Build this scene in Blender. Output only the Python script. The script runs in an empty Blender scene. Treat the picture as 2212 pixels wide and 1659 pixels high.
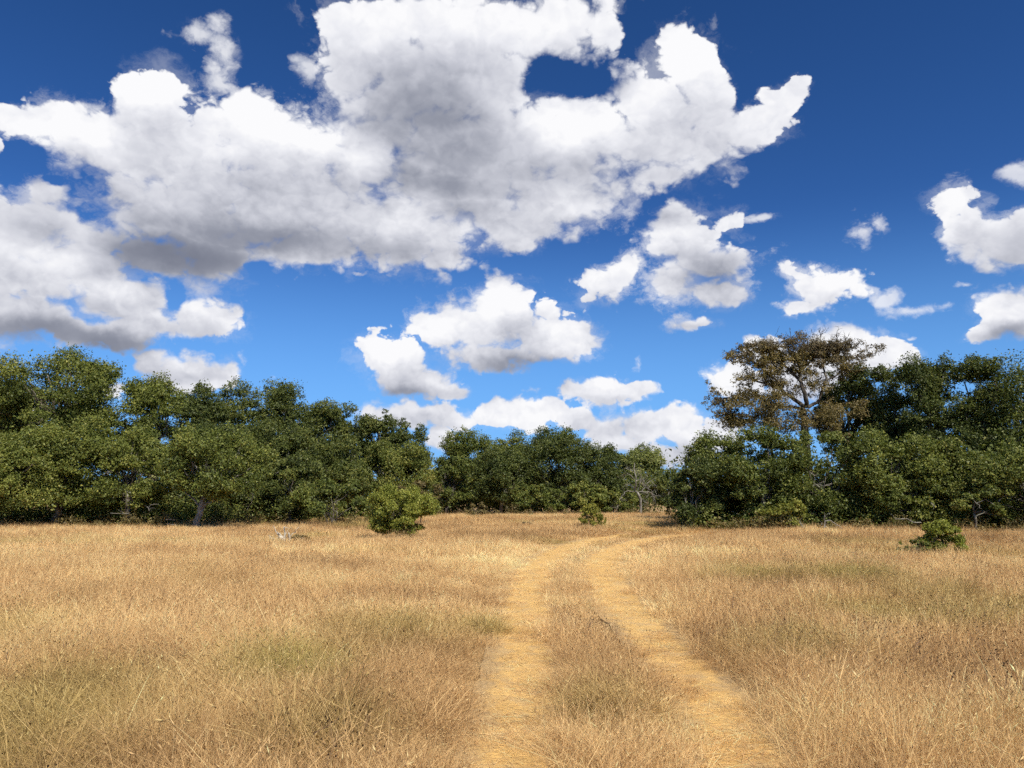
import bpy, math, random
import numpy as np
from mathutils import Vector, Matrix, Quaternion, noise as mnoise

SC = bpy.context.scene
COL = SC.collection
R = math.radians

# ------------------------------------------------------------------ camera
CAM_H, PITCH, FPX = 1.75, R(8.02), 788.0
cam = bpy.data.cameras.new('camera')
cam.sensor_width = 36.0
cam.lens = 36.0 * FPX / 1024.0
cam.clip_start, cam.clip_end = 0.05, 3000.0
cam_o = bpy.data.objects.new('camera', cam)
cam_o.location = (0, 0, CAM_H)
cam_o.rotation_euler = (R(90) + PITCH, 0, 0)
COL.objects.link(cam_o)
SC.camera = cam_o

# ------------------------------------------------------------------ light and exposure
SUN_EL, SUN_AZ = R(47), R(150)          # azimuth clockwise from +Y: behind the viewer, to the right
sun = bpy.data.lights.new('sun', 'SUN')
sun.energy, sun.angle, sun.color = 5.0, R(0.53), (1.0, 0.93, 0.82)
sun_o = bpy.data.objects.new('sun', sun)
sd = Vector((math.sin(SUN_AZ) * math.cos(SUN_EL), math.cos(SUN_AZ) * math.cos(SUN_EL), math.sin(SUN_EL)))
sun_o.rotation_euler = (-sd).to_track_quat('-Z', 'Y').to_euler()
sun_o.location = sd * 60
COL.objects.link(sun_o)
SC.view_settings.view_transform = 'Standard'
SC.view_settings.look = 'None'
SC.view_settings.exposure = 0.3
SC.view_settings.gamma = 1.0
SC.view_settings.use_curve_mapping = False
SC.cycles.max_bounces = 6
SC.cycles.diffuse_bounces = 3
SC.cycles.glossy_bounces = 2
SC.cycles.transmission_bounces = 3
SC.cycles.transparent_max_bounces = 4
SC.cycles.use_denoising = False
SC.cycles.use_adaptive_sampling = True
SC.cycles.adaptive_threshold = 0.03
SC.cycles.adaptive_min_samples = 16

# ------------------------------------------------------------------ the sky: air and fair-weather clouds by direction
world = bpy.data.worlds.new('World')
SC.world = world
world.use_nodes = True
world.cycles.sampling_method = 'MANUAL'
world.cycles.sample_map_resolution = 512
WT = world.node_tree
WT.nodes.clear()


class G:
    """small helper to write node graphs as expressions"""
    def __init__(self, tree):
        self.t = tree

    def n(self, kind, **kw):
        nd = self.t.nodes.new(kind)
        for k, v in kw.items():
            setattr(nd, k, v)
        return nd

    def put(self, sock, v):
        if v is None:
            return
        if isinstance(v, bpy.types.NodeSocket):
            self.t.links.new(v, sock)
        else:
            sock.default_value = v

    def m(self, op, a, b=None, c=None, clamp=False):
        nd = self.n('ShaderNodeMath', operation=op, use_clamp=clamp)
        for i, v in enumerate((a, b, c)):
            self.put(nd.inputs[i], v)
        return nd.outputs[0]

    def v(self, op, a, b=None, c=None, scale=None):
        nd = self.n('ShaderNodeVectorMath', operation=op)
        for i, x in enumerate((a, b, c)):
            self.put(nd.inputs[i], x)
        if scale is not None:
            self.put(nd.inputs['Scale'], scale)
        return nd.outputs['Value'] if op in ('LENGTH', 'DOT_PRODUCT', 'DISTANCE') else nd.outputs[0]

    def sep(self, a):
        nd = self.n('ShaderNodeSeparateXYZ')
        self.put(nd.inputs[0], a)
        return nd.outputs

    def comb(self, x, y, z):
        nd = self.n('ShaderNodeCombineXYZ')
        for i, q in enumerate((x, y, z)):
            self.put(nd.inputs[i], q)
        return nd.outputs[0]

    def noise(self, vec, scale, detail=4, rough=0.5, lac=2.0, kind='FBM', norm=True, dist=0.0, out='Fac'):
        nd = self.n('ShaderNodeTexNoise', noise_dimensions='3D', noise_type=kind)
        if kind == 'FBM':
            nd.normalize = norm
        self.put(nd.inputs['Vector'], vec)
        self.put(nd.inputs['Scale'], scale)
        nd.inputs['Detail'].default_value = detail
        nd.inputs['Roughness'].default_value = rough
        nd.inputs['Lacunarity'].default_value = lac
        nd.inputs['Distortion'].default_value = dist
        return nd.outputs[out]

    def voro(self, vec, scale, detail=0, rough=0.5, smooth=None):
        nd = self.n('ShaderNodeTexVoronoi', voronoi_dimensions='3D', feature='F1' if smooth is None else 'SMOOTH_F1')
        self.put(nd.inputs['Vector'], vec)
        self.put(nd.inputs['Scale'], scale)
        nd.inputs['Detail'].default_value = detail
        nd.inputs['Roughness'].default_value = rough
        if smooth is not None:
            nd.inputs['Smoothness'].default_value = smooth
        return nd.outputs['Distance']

    def ss(self, x, a, b, lo=0.0, hi=1.0):
        nd = self.n('ShaderNodeMapRange', interpolation_type='SMOOTHSTEP')
        self.put(nd.inputs['Value'], x)
        nd.inputs['From Min'].default_value = a
        nd.inputs['From Max'].default_value = b
        nd.inputs['To Min'].default_value = lo
        nd.inputs['To Max'].default_value = hi
        return nd.outputs['Result']

    def mixc(self, f, a, b, mode='MIX'):
        nd = self.n('ShaderNodeMix', data_type='RGBA', blend_type=mode)
        self.put(nd.inputs[0], f)
        self.put(nd.inputs[6], a)
        self.put(nd.inputs[7], b)
        return nd.outputs[2]

    def ramp(self, f, stops, interp='LINEAR'):
        nd = self.n('ShaderNodeValToRGB')
        cr = nd.color_ramp
        cr.interpolation = interp
        while len(cr.elements) < len(stops):
            cr.elements.new(0.5)
        for e, (p, c) in zip(cr.elements, stops):
            e.position = p
            e.color = (*c, 1)
        self.put(nd.inputs[0], f)
        return nd.outputs[0]


def srgb(r, g, b):
    f = lambda c: (c / 255 / 12.92) if c <= 10 else ((c / 255 + 0.055) / 1.055) ** 2.4
    return (f(r), f(g), f(b))


def azel(px, py):
    """sky direction seen at a place of the photograph (2212 x 1659 wide view)"""
    x, y = (px - 1106) / 1702.0, (829.5 - py) / 1702.0
    d = Vector((x, math.cos(PITCH) - y * math.sin(PITCH), math.sin(PITCH) + y * math.cos(PITCH))).normalized()
    return math.atan2(d.x, d.y), math.asin(d.z)


# one lobe per entry: centre, half width, half height, strength
LOBES = [
 # long cloud across the upper left
 (50,265,120,48,1),(190,300,170,85,1),(330,225,105,110,1),(300,330,190,90,1),(420,330,210,130,1),(530,290,130,95,1),(650,315,160,95,1),(775,350,110,80,1),
 (420,450,210,120,1),(620,440,260,120,1),(350,545,120,60,1),(470,540,130,70,1),(680,520,170,70,.95),(860,500,200,85,1),(960,545,90,45,.9),
 (430,65,112.5,51,0.50),(490,110,60,67.5,0.50),(470,180,60,50,.7),(200,225,90,37.5,0.40),
 # top cloud
 (820,70,130,110,1),(770,150,100,90,1),(980,50,230,110,1),(1190,45,160,85,1),(980,180,210,130,1),(1310,60,55,50,.85),(870,215,140,80,1),(955,280,120,80,1),(842,292,90,70,1),(665,150,45,67.5,0.40),
 # right lobe
 (1475,150,95,85,1),(1400,220,130,90,1),(1530,235,80,90,1),(1290,280,170,105,1),(1130,310,170,130,1),(1450,300,160,80,1),(1610,270,100,48,1),(1690,215,65,30,.9),(1718,192,48,40,.8),
 (1000,390,250,140,1),(1200,420,150,85,1),(1090,490,140,60,1),(1420,375,100,35,.85),(1560,357,57,36,0.50),(1352,445,51,75,0.36),
 # lower left bank
 (95,430,70,52,.9),(40,490,140,75,1),(200,505,110,60,.85),(60,600,150,90,1),(170,570,140,80,1),(255,650,140,66,1),(40,685,150,58,1),(300,700,140,36,1),(440,690,98,50,1),(170,715,210,30,1),(430,625,105,52.5,0.43),(0,335,12,24,.9),
 (415,797,105,36,1),(325,785,45,40,.9),(500,800,36,40,.8),(390,825,110,22,.9),(527,765,18,37.5,0.43),
 # bright heap in the middle
 (1100,655,62,62,1),(1090,705,125,80,1),(1190,735,105,55,1),(965,705,85,55,1),(915,695,40,40,.9),(855,770,80,60,1),(895,820,110,50,1),(985,843,45,26,.9),(1060,775,125,34,1),
 (1310,625,85,48,.95),(1360,590,34,40,.85),(1262,655,40,28,.8),
 (1470,478,75,48,.95),(1500,520,100,65,1),(1580,480,50,45,.8),(1645,475,54,24,0.47),(1545,580,110,50,1),(1450,620,75,45,.95),(1560,635,90,38,.9),(1420,548,35,24,.8),(1500,700,72,20,.8),
 (1720,590,60,26,.75),(1790,620,85,42,1),(1725,662,62,22,.8),(1835,600,45,32,.9),
 (1916,640,50,34,.72),(1957,667,98,25,.70),(1850,505,60,60,.45),(1895,490,55,40,.40),
 # right edge
 (2072,440,56,60,.95),(2098,500,65,62,1),(2150,525,85,52,1),(2200,515,70,60,1),(2203,368,48,50,.72),
 (2140,660,80,52,1),(2195,690,80,55,1),(2120,715,55,35,1),
 # behind the tall oak
 (1660,755,55,34,1),(1590,830,68,42,1),(1800,745,80,44,1),(1900,770,80,50,1),(1740,805,120,75,1),(1960,740,37.5,21,0.43),
 # low banks over the trees
 (1310,845,95,38,1),(1380,843,55,28,.95),(1240,840,42,24,.9),(1388,790,24,36,0.36),
 (895,900,80,34,1),(1000,915,80,26,.9),(1130,900,90,36,1),(1260,915,60,26,.9),(1320,930,75,45,.95),(1410,925,110,44,.9),(1520,945,90,45,.95),(1150,852,39,13.5,0.43),(945,950,32,28,1),(1420,985,70,30,.9),
 (820,893,60,26,.9),(950,895,65,30,1),(1065,905,80,30,1),(1190,893,55,30,1),(1245,905,60,30,.95),(1455,912,100,34,1),(1340,962,90,26,.95),(1490,985,80,26,.9),(1560,925,60,26,.85),
 (20,890,60,60,1),(235,838,30,25,.9),(775,590,36,10.5,0.36),(590,810,21,15,0.29),(2060,615,30,12,0.29),
]
HOLES = [(1200,165,90,40,1.3),(60,345,45,40,1.0),(110,395,30,14,.9),(560,575,35,25,.8),(380,650,26,30,.8)]
# thick parts whose undersides get little light
THICK = [(380,545,230,75,1.0),(560,505,260,50,.75),(800,535,150,32,.6),(930,250,170,85,.6),(1010,330,200,85,.45),(960,395,190,45,.6),(1200,350,150,40,.4),(1010,455,110,30,.35),
 (150,728,270,34,.85),(430,715,110,24,.6),(60,490,170,60,.55),(230,530,130,50,.45),(1130,795,130,26,.6),(900,852,100,20,.6),(2190,525,60,60,.75),(2150,725,80,28,.7),(1560,590,90,40,.35),
 (1310,660,80,16,.4),(1320,868,90,14,.45),(1000,930,120,14,.3),(1780,650,60,20,.35),(870,150,70,50,.25),(390,812,120,14,.3)]

# billows that stand out in the sun in front of the grey
BRIGHT = [(330,185,80,55,.8),(520,235,55,35,.6),(660,285,150,40,.9),(790,355,60,50,.8),(130,290,110,30,.6),(420,330,160,45,.45),(880,80,120,60,.35),(1080,60,160,50,.3),(1460,130,90,55,.8),(1250,265,110,35,.45),
 (1010,515,130,26,.55),(880,480,130,28,.45),(1230,440,60,30,.5),(80,555,120,50,.8),(250,625,110,30,.6),(430,660,70,25,.6),(1100,655,75,60,.9),(930,700,55,35,.6),(860,745,60,40,.8),(1190,725,70,35,.5),(1500,690,60,12,.5),(1470,590,40,20,.5),(1800,600,60,25,.6),(1310,600,70,22,.4),
 (2070,440,35,40,.4),(2130,640,60,30,.7),(1800,730,80,30,.8),(1640,755,50,28,.8),(1575,825,40,30,.7),(1290,828,60,18,.7),(410,780,70,18,.6),(900,885,60,16,.6),(1140,880,60,16,.6),(1330,915,50,18,.6)]

g = G(WT)
tc = g.n('ShaderNodeTexCoord')
D = tc.outputs['Generated']
dx, dy, dz = g.sep(D)
AZ = g.m('ARCTAN2', dx, dy)
EL = g.m('ARCSINE', dz)
P0 = g.comb(AZ, EL, 0.0)
# finer billows towards the horizon, where the clouds are farther away
far = g.ss(EL, 0.0, 0.65, 1.75, 1.25)
Q = g.v('SCALE', D, scale=far)

w1 = g.noise(Q, 5.0, 3, 0.5, out='Color')
w1 = g.v('SUBTRACT', w1, (0.5, 0.5, 0.5))
far_i = g.m('DIVIDE', 1.0, far)
P = g.v('ADD', P0, g.v('SCALE', w1, scale=g.m('MULTIPLY', far_i, 0.075)))
w2 = g.v('SUBTRACT', g.noise(Q, 22.0, 4, 0.55, out='Color'), (0.5, 0.5, 0.5))
P = g.v('ADD', P, g.v('SCALE', w2, scale=g.m('MULTIPLY', far_i, 0.034)))
P = g.v('MULTIPLY', P, (1, 1, 0))


def lobe_vals(c):
    px, py, rx, ry, w = c
    a, e = azel(px, py)
    a2, _ = azel(px + rx, py); a1, _ = azel(px - rx, py)
    _, e2 = azel(px, py - ry); _, e1 = azel(px, py + ry)
    ia, ie = 2 / (a2 - a1), 2 / (e2 - e1)
    return (ia, ie, 0), (-a * ia, -e * ie, 0), w


def field(pos, lobes, k=0.22):
    acc = None
    for c in lobes:
        s, o, w = lobe_vals(c)
        r = g.v('LENGTH', g.v('MULTIPLY_ADD', pos, s, o))
        f = g.m('SUBTRACT', w, r)
        if acc is None:
            acc = f
        else:
            acc = g.m('SMOOTH_MAX', acc, f, k)
    return acc


def soft_sum(pos, lobes):
    acc = None
    for c in lobes:
        s, o, w = lobe_vals(c)
        r = g.v('LENGTH', g.v('MULTIPLY_ADD', pos, s, o))
        f = g.ss(r, 0.15, 1.35, w, 0.0)
        acc = f if acc is None else g.m('MAXIMUM', acc, f)
    return acc


F1 = field(P, [c for c in LOBES if c[4] > 0.72])
F2 = field(P, [c for c in LOBES if c[4] <= 0.72])
scrap = g.ss(g.m('SUBTRACT', F2, F1), -0.15, 0.25)
F = g.m('SMOOTH_MAX', F1, F2, 0.15)
F = g.m('SUBTRACT', F, g.m('MULTIPLY', soft_sum(P, HOLES), 0.9))
# the same fair-weather clouds go on all round, outside the stretch of sky laid out above
inside = g.m('MULTIPLY', g.m('MULTIPLY', g.ss(AZ, -0.72, -0.62), g.ss(AZ, 0.62, 0.72, 1.0, 0.0)), g.ss(EL, 0.56, 0.66, 1.0, 0.0))
rest = g.m('MULTIPLY_ADD', g.noise(g.v('ADD', D, (3.1, 7.7, 1.3)), 2.6, 3, 0.5), 5.0, -2.75)
mixF = g.n('ShaderNodeMix', data_type='FLOAT')
g.put(mixF.inputs[0], inside); g.put(mixF.inputs[2], rest); g.put(mixF.inputs[3], F)
F = mixF.outputs[0]

L_OFF = (0.006, 0.002, 0.014)            # a step towards the light, for the relief of the billows


def billow(vec):
    return g.m('ADD', g.m('MULTIPLY', g.voro(vec, 15.0, 2.6, 0.6), -1.25), g.noise(vec, 8.0, 8, 0.56))


Qw = g.v('ADD', Q, g.v('SCALE', w2, scale=0.045))
b0 = billow(Qw)
b1 = billow(g.v('ADD', Qw, L_OFF))
rel = g.m('SUBTRACT', b1, b0)            # >0: something stands between here and the light
Dn = g.m('ADD', g.m('MULTIPLY_ADD', F, 2.0, 0.36), g.m('MULTIPLY_ADD', b0, 1.0, 0.20))
core = g.ss(F, 0.0, 0.9)
wisp = g.noise(Q, 26.0, 5, 0.55)
wisp2 = g.noise(g.v('ADD', Q, g.v('SCALE', w2, scale=0.12)), 14.0, 9, 0.66)
edge = g.m('ADD', Dn, g.m('MULTIPLY', g.m('ADD', wisp, g.m('MULTIPLY_ADD', wisp2, 1.4, -1.2)), g.m('MULTIPLY_ADD', scrap, 1.0, 0.55)))
BIG = [c for c in LOBES if c[2] * c[3] > 2400 and c[4] > 0.8]
up = g.comb(g.m('MULTIPLY', far_i, -0.012), g.m('MULTIPLY', far_i, 0.075), 0.0)
T = field(g.v('ADD', P, up), BIG, 0.3)   # how much cloud lies above, towards the light
thick = soft_sum(P, THICK)
body = g.ss(T, -0.45, 0.75)
bright = soft_sum(P, BRIGHT)
# crisp heads towards the light, soft torn edges below and in places all round
patch = g.ss(g.noise(Q, 4.5, 2, 0.5), 0.42, 0.62)
soft = g.m('MULTIPLY_ADD', scrap, 0.45, g.m('MULTIPLY_ADD', body, 0.34, g.m('MULTIPLY_ADD', patch, 0.20, 0.14)))
a1 = g.m('MULTIPLY_ADD', g.m('DIVIDE', edge, soft), 0.5, 0.5, clamp=True)
a1 = g.ss(a1, 0.0, 1.0)
alpha = g.m('MULTIPLY', a1, g.m('MULTIPLY_ADD', scrap, -0.25, 1.0))
vap = g.noise(g.v('ADD', Q, g.v('SCALE', w2, scale=0.16)), 11.0, 8, 0.60)
fringe = g.ss(g.m('ADD', g.m('MULTIPLY', F, 1.5), g.m('MULTIPLY_ADD', vap, 3.6, -1.62)), -0.1, 1.1)
fringe = g.m('MULTIPLY', fringe, g.m('MULTIPLY_ADD', patch, 0.55, 0.18))
alpha = g.m('MAXIMUM', alpha, fringe)
relief = g.m('MULTIPLY', rel, g.m('MULTIPLY_ADD', thick, -0.75, 1.0))
shade = g.m('MULTIPLY_ADD', thick, -0.50, 0.93)
shade = g.m('MULTIPLY_ADD', body, -0.32, shade)
shade = g.m('MULTIPLY_ADD', bright, 0.30, shade)
shade = g.m('MULTIPLY_ADD', relief, -0.16, shade)
shade = g.m('MULTIPLY_ADD', g.m('SUBTRACT', g.noise(Q, 9.0, 3, 0.5), 0.5), 0.22, shade)
shade = g.m('MULTIPLY_ADD', g.m('SUBTRACT', g.noise(Q, 3.6, 2, 0.5), 0.5), 0.42, shade)
ccol = g.ramp(shade, [(0.0, srgb(112, 117, 134)), (0.3, srgb(150, 154, 168)), (0.6, srgb(205, 207, 217)), (0.85, srgb(238, 239, 245)), (1.0, srgb(253, 253, 255))])

sky = g.n('ShaderNodeTexSky', sky_type='NISHITA')
sky.sun_disc = False
sky.sun_elevation, sky.sun_rotation = SUN_EL, SUN_AZ
sky.altitude, sky.air_density, sky.dust_density, sky.ozone_density = 5000, 1.0, 0.0, 3.0
gam = g.n('ShaderNodeHueSaturation'); gam.inputs['Saturation'].default_value = 1.22
g.put(gam.inputs['Color'], sky.outputs[0])
bg1 = g.n('ShaderNodeBackground'); gm = g.n('ShaderNodeGamma'); gm.inputs[1].default_value = 1.18
g.put(gm.inputs[0], gam.outputs[0])
blue = g.mixc(1.0, gm.outputs[0], (1.12, 0.93, 0.93, 1), 'MULTIPLY')
blue = g.mixc(g.ss(EL, 0.0, 0.36, 0.92, 0.0), blue, (1.5, 3.95, 7.7, 1))
g.put(bg1.inputs[0], blue); bg1.inputs[1].default_value = 0.095
bg2 = g.n('ShaderNodeBackground'); g.put(bg2.inputs[0], ccol); bg2.inputs[1].default_value = 0.80
ms = g.n('ShaderNodeMixShader')
g.put(ms.inputs[0], alpha)
WT.links.new(bg1.outputs[0], ms.inputs[1]); WT.links.new(bg2.outputs[0], ms.inputs[2])
ow = g.n('ShaderNodeOutputWorld')
WT.links.new(ms.outputs[0], ow.inputs[0])

# ================================================================== helpers for the land
def tag(o, label=None, cat=None, group=None, kind=None):
    for k, v in (('label', label), ('category', cat), ('group', group), ('kind', kind)):
        if v:
            o[k] = v
    return o


def ground_at(px, py):
    """where a sight line through the photograph (2212 wide) meets level ground"""
    yv = (829.5 - py) / 1702.0
    a = PITCH + math.atan(yv)
    Y = -CAM_H / math.tan(a)
    return x_at(px, Y, 0.0), Y


def x_at(px, Y, z=2.0):
    d = Y * math.cos(PITCH) + (z - CAM_H) * math.sin(PITCH)
    return (px - 1106) / 1702.0 * d


def z_at(py, Y):
    return CAM_H + Y * math.tan(PITCH + math.atan((829.5 - py) / 1702.0))


def new_mesh(name, verts, counts, idx, mat, attrs=None, parent=None, smooth=False):
    """verts (n,3); counts = corners per face; idx = flat corner list"""
    me = bpy.data.meshes.new(name)
    verts = np.asarray(verts, np.float32)
    counts = np.asarray(counts, np.int32)
    idx = np.asarray(idx, np.int32)
    me.vertices.add(len(verts))
    me.vertices.foreach_set('co', verts.ravel())
    me.loops.add(len(idx))
    me.loops.foreach_set('vertex_index', idx)
    me.polygons.add(len(counts))
    st = np.zeros(len(counts), np.int32)
    st[1:] = np.cumsum(counts)[:-1]
    me.polygons.foreach_set('loop_start', st)
    me.update(calc_edges=True)
    if smooth:
        me.polygons.foreach_set('use_smooth', np.ones(len(counts), bool))
    for k, v in (attrs or {}).items():
        a = me.attributes.new(k, 'FLOAT', 'FACE')
        a.data.foreach_set('value', np.asarray(v, np.float32))
    for mm in (mat if isinstance(mat, (list, tuple)) else [mat]):
        me.materials.append(mm)
    o = bpy.data.objects.new(name, me)
    if parent is not None:
        o.parent = parent
    return o


def link(o):
    COL.objects.link(o)
    return o


def empty(name, loc):
    e = bpy.data.objects.new(name, None)
    e.empty_display_size = 0.3
    e.location = loc
    return link(e)


# smooth value noise on the ground plane
_rng0 = np.random.default_rng(11)
_LAT = _rng0.random((256, 256))


def vnoise(x, y, s, o=0):
    x = np.asarray(x, float) * s + 37.3 + o * 17.7
    y = np.asarray(y, float) * s + 91.1 + o * 29.3
    xi, yi = np.floor(x).astype(int), np.floor(y).astype(int)
    fx, fy = x - xi, y - yi
    fx, fy = fx * fx * (3 - 2 * fx), fy * fy * (3 - 2 * fy)
    L = lambda a, b: _LAT[a % 256, b % 256]
    return (L(xi, yi) * (1 - fx) + L(xi + 1, yi) * fx) * (1 - fy) + (L(xi, yi + 1) * (1 - fx) + L(xi + 1, yi + 1) * fx) * fy


def fbm(x, y, s, o=0):
    return (vnoise(x, y, s, o) + 0.5 * vnoise(x, y, s * 2.1, o + 3) + 0.25 * vnoise(x, y, s * 4.3, o + 5)) / 1.75


def relief(x, y):
    return 0.20 * (fbm(x, y, 0.07, 9) - 0.5)


# ================================================================== materials
def material(name):
    m = bpy.data.materials.new(name)
    m.use_nodes = True
    m.node_tree.nodes.clear()
    gg = G(m.node_tree)
    return m, gg


def finish(gg, shader):
    o = gg.n('ShaderNodeOutputMaterial')
    gg.t.links.new(shader, o.inputs['Surface'])


def attr(gg, name, kind='GEOMETRY'):
    a = gg.n('ShaderNodeAttribute', attribute_type=kind, attribute_name=name)
    return a.outputs['Fac']


def leaf_material(name, stops, trans=0.22, rough=0.5, spec=0.22):
    m, gg = material(name)
    tone = attr(gg, 'tone')
    oi = gg.n('ShaderNodeObjectInfo')
    t = gg.m('MULTIPLY_ADD', gg.m('SUBTRACT', oi.outputs['Random'], 0.5), 0.20, tone)
    c = gg.ramp(t, stops)
    p = gg.n('ShaderNodeBsdfPrincipled')
    gg.put(p.inputs['Base Color'], c)
    p.inputs['Roughness'].default_value = rough
    p.inputs['Specular IOR Level'].default_value = spec
    tr = gg.n('ShaderNodeBsdfTranslucent')
    gg.put(tr.inputs[0], gg.mixc(1.0, c, (1.5, 1.6, 0.7, 1), 'MULTIPLY'))
    mx = gg.n('ShaderNodeMixShader')
    mx.inputs[0].default_value = trans
    gg.t.links.new(p.outputs[0], mx.inputs[1]); gg.t.links.new(tr.outputs[0], mx.inputs[2])
    finish(gg, mx.outputs[0])
    return m


M = {}
M['dark'] = leaf_material('live_oak_leaf', [(0, (0.037, 0.051, 0.014)), (.35, (0.070, 0.091, 0.025)), (.7, (0.124, 0.144, 0.034)), (1, (0.216, 0.210, 0.055))])
M['olive'] = leaf_material('olive_oak_leaf', [(0, (0.052, 0.068, 0.016)), (.35, (0.110, 0.135, 0.030)), (.7, (0.196, 0.214, 0.047)), (1, (0.328, 0.307, 0.079))])
M['mid'] = leaf_material('green_oak_leaf', [(0, (0.046, 0.062, 0.015)), (.35, (0.093, 0.117, 0.027)), (.7, (0.166, 0.186, 0.041)), (1, (0.282, 0.260, 0.066))])
M['light'] = leaf_material('pale_green_leaf', [(0, (0.056, 0.073, 0.020)), (.35, (0.116, 0.142, 0.041)), (.7, (0.190, 0.216, 0.059)), (1, (0.290, 0.292, 0.094))])
M['brown'] = leaf_material('withered_leaf', [(0, (0.055, 0.047, 0.028)), (.35, (0.115, 0.088, 0.051)), (.7, (0.171, 0.139, 0.077)), (1, (0.231, 0.207, 0.117))], 0.15, 0.7, 0.2)
M['dull'] = leaf_material('fading_leaf', [(0, (0.062, 0.051, 0.019)), (.35, (0.128, 0.102, 0.036)), (.7, (0.197, 0.155, 0.056)), (1, (0.294, 0.221, 0.087))], 0.2, 0.55, 0.3)
M['yellow'] = leaf_material('yellow_green_leaf', [(0, (0.070, 0.078, 0.015)), (.35, (0.146, 0.160, 0.031)), (.7, (0.231, 0.235, 0.047)), (1, (0.336, 0.307, 0.081))])
M['bush'] = leaf_material('bush_leaf', [(0, (0.081, 0.099, 0.017)), (.35, (0.177, 0.198, 0.035)), (.7, (0.285, 0.299, 0.056)), (1, (0.447, 0.402, 0.096))], 0.25)
M['juniper'] = leaf_material('juniper_leaf', [(0, (0.078, 0.088, 0.017)), (.35, (0.175, 0.178, 0.031)), (.7, (0.282, 0.266, 0.046)), (1, (0.426, 0.355, 0.069))], 0.12, 0.6, 0.2)


def bark_material(name, lo, hi, lichen):
    m, gg = material(name)
    g0 = gg.n('ShaderNodeTexCoord').outputs['Object']
    n1 = gg.noise(gg.v('MULTIPLY', g0, (1, 1, 0.35)), 9.0, 6, 0.6)
    n2 = gg.noise(g0, 2.6, 4, 0.6)
    c = gg.mixc(gg.ss(n1, 0.3, 0.7), (*lo, 1), (*hi, 1))
    c = gg.mixc(gg.ss(n2, 0.48, 0.62), c, (*lichen, 1))
    p = gg.n('ShaderNodeBsdfPrincipled')
    gg.put(p.inputs['Base Color'], c)
    p.inputs['Roughness'].default_value = 0.9
    p.inputs['Specular IOR Level'].default_value = 0.15
    bp = gg.n('ShaderNodeBump'); bp.inputs['Strength'].default_value = 0.6; bp.inputs['Distance'].default_value = 0.03
    gg.put(bp.inputs['Height'], n1)
    gg.t.links.new(bp.outputs[0], p.inputs['Normal'])
    finish(gg, p.outputs[0])
    return m


M['bark'] = bark_material('oak_bark', (.055, .045, .036), (.13, .11, .085), (.24, .235, .185))
M['bark_dark'] = bark_material('dark_bark', (.030, .025, .020), (.075, .062, .048), (.13, .12, .10))
M['grey_wood'] = bark_material('weathered_wood', (.13, .12, .10), (.25, .23, .19), (.31, .30, .26))
M['bone_wood'] = bark_material('bleached_wood', (.34, .30, .235), (.58, .52, .42), (.62, .57, .47))


# ================================================================== wood: tapered limbs as tubes
class Wood:
    def __init__(self, seed=0):
        self.v, self.c, self.i, self.n = [], [], [], 0
        self.rng = np.random.default_rng(seed)

    def tube(self, pts, radii, sides=6):
        pts = np.asarray(pts, float)
        k = len(pts)
        tan = np.gradient(pts, axis=0)
        tan /= np.linalg.norm(tan, axis=1)[:, None] + 1e-9
        ref = np.array([0.31, 0.93, 0.17])
        a = np.cross(tan, ref); a /= np.linalg.norm(a, axis=1)[:, None] + 1e-9
        b = np.cross(tan, a)
        th = np.arange(sides) / sides * 2 * math.pi
        ring = (np.cos(th)[None, :, None] * a[:, None] + np.sin(th)[None, :, None] * b[:, None]) * np.asarray(radii)[:, None, None]
        V = (pts[:, None] + ring).reshape(-1, 3)
        base = self.n
        for r in range(k - 1):
            for s in range(sides):
                s2 = (s + 1) % sides
                self.i += [base + r * sides + s, base + r * sides + s2, base + (r + 1) * sides + s2, base + (r + 1) * sides + s]
                self.c.append(4)
        self.i += [base + (k - 1) * sides + s for s in range(sides)]
        self.c.append(sides)
        self.v.append(V)
        self.n += len(V)

    def limb(self, p0, p1, r0, r1, bend=0.15, segs=5, sides=6, sag=0.0):
        """a crooked limb from p0 to p1; returns its points"""
        p0, p1 = np.asarray(p0, float), np.asarray(p1, float)
        L = np.linalg.norm(p1 - p0)
        t = np.linspace(0, 1, segs + 1)[:, None]
        P = p0 + (p1 - p0) * t
        j = self.rng.normal(0, bend * L / segs ** 0.5 * 0.5, (segs + 1, 3)) * np.sin(t * math.pi) ** 0.5
        P = P + j
        P[:, 2] += sag * L * np.sin(t[:, 0] * math.pi)
        P[0], P[-1] = p0, p1
        self.tube(P, np.linspace(r0, r1, segs + 1), sides)
        return P

    def twigs(self, P, n, length, r, depth=1, sides=4, spread=1.0, up=0.2):
        """side twigs along a limb"""
        out = []
        for _ in range(n):
            k = self.rng.integers(max(1, len(P) // 4), len(P))
            d = self.rng.normal(0, 1, 3) * spread
            ax = P[k] - P[k - 1]
            ax = ax / (np.linalg.norm(ax) + 1e-9)
            d = d + ax * 0.9 + np.array([0, 0, up])
            d /= np.linalg.norm(d) + 1e-9
            L = length * self.rng.uniform(0.55, 1.25)
            Q = self.limb(P[k], P[k] + d * L, r, r * 0.35, 0.3, 4, sides)
            out.append(Q)
            if depth > 0:
                out += self.twigs(Q, 3, length * 0.55, r * 0.5, depth - 1, 3, spread, up)
        return out

    def build(self, name, mat, parent=None):
        o = new_mesh(name, np.concatenate(self.v), self.c, self.i, mat, None, parent, smooth=True)
        return link(o)


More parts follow.
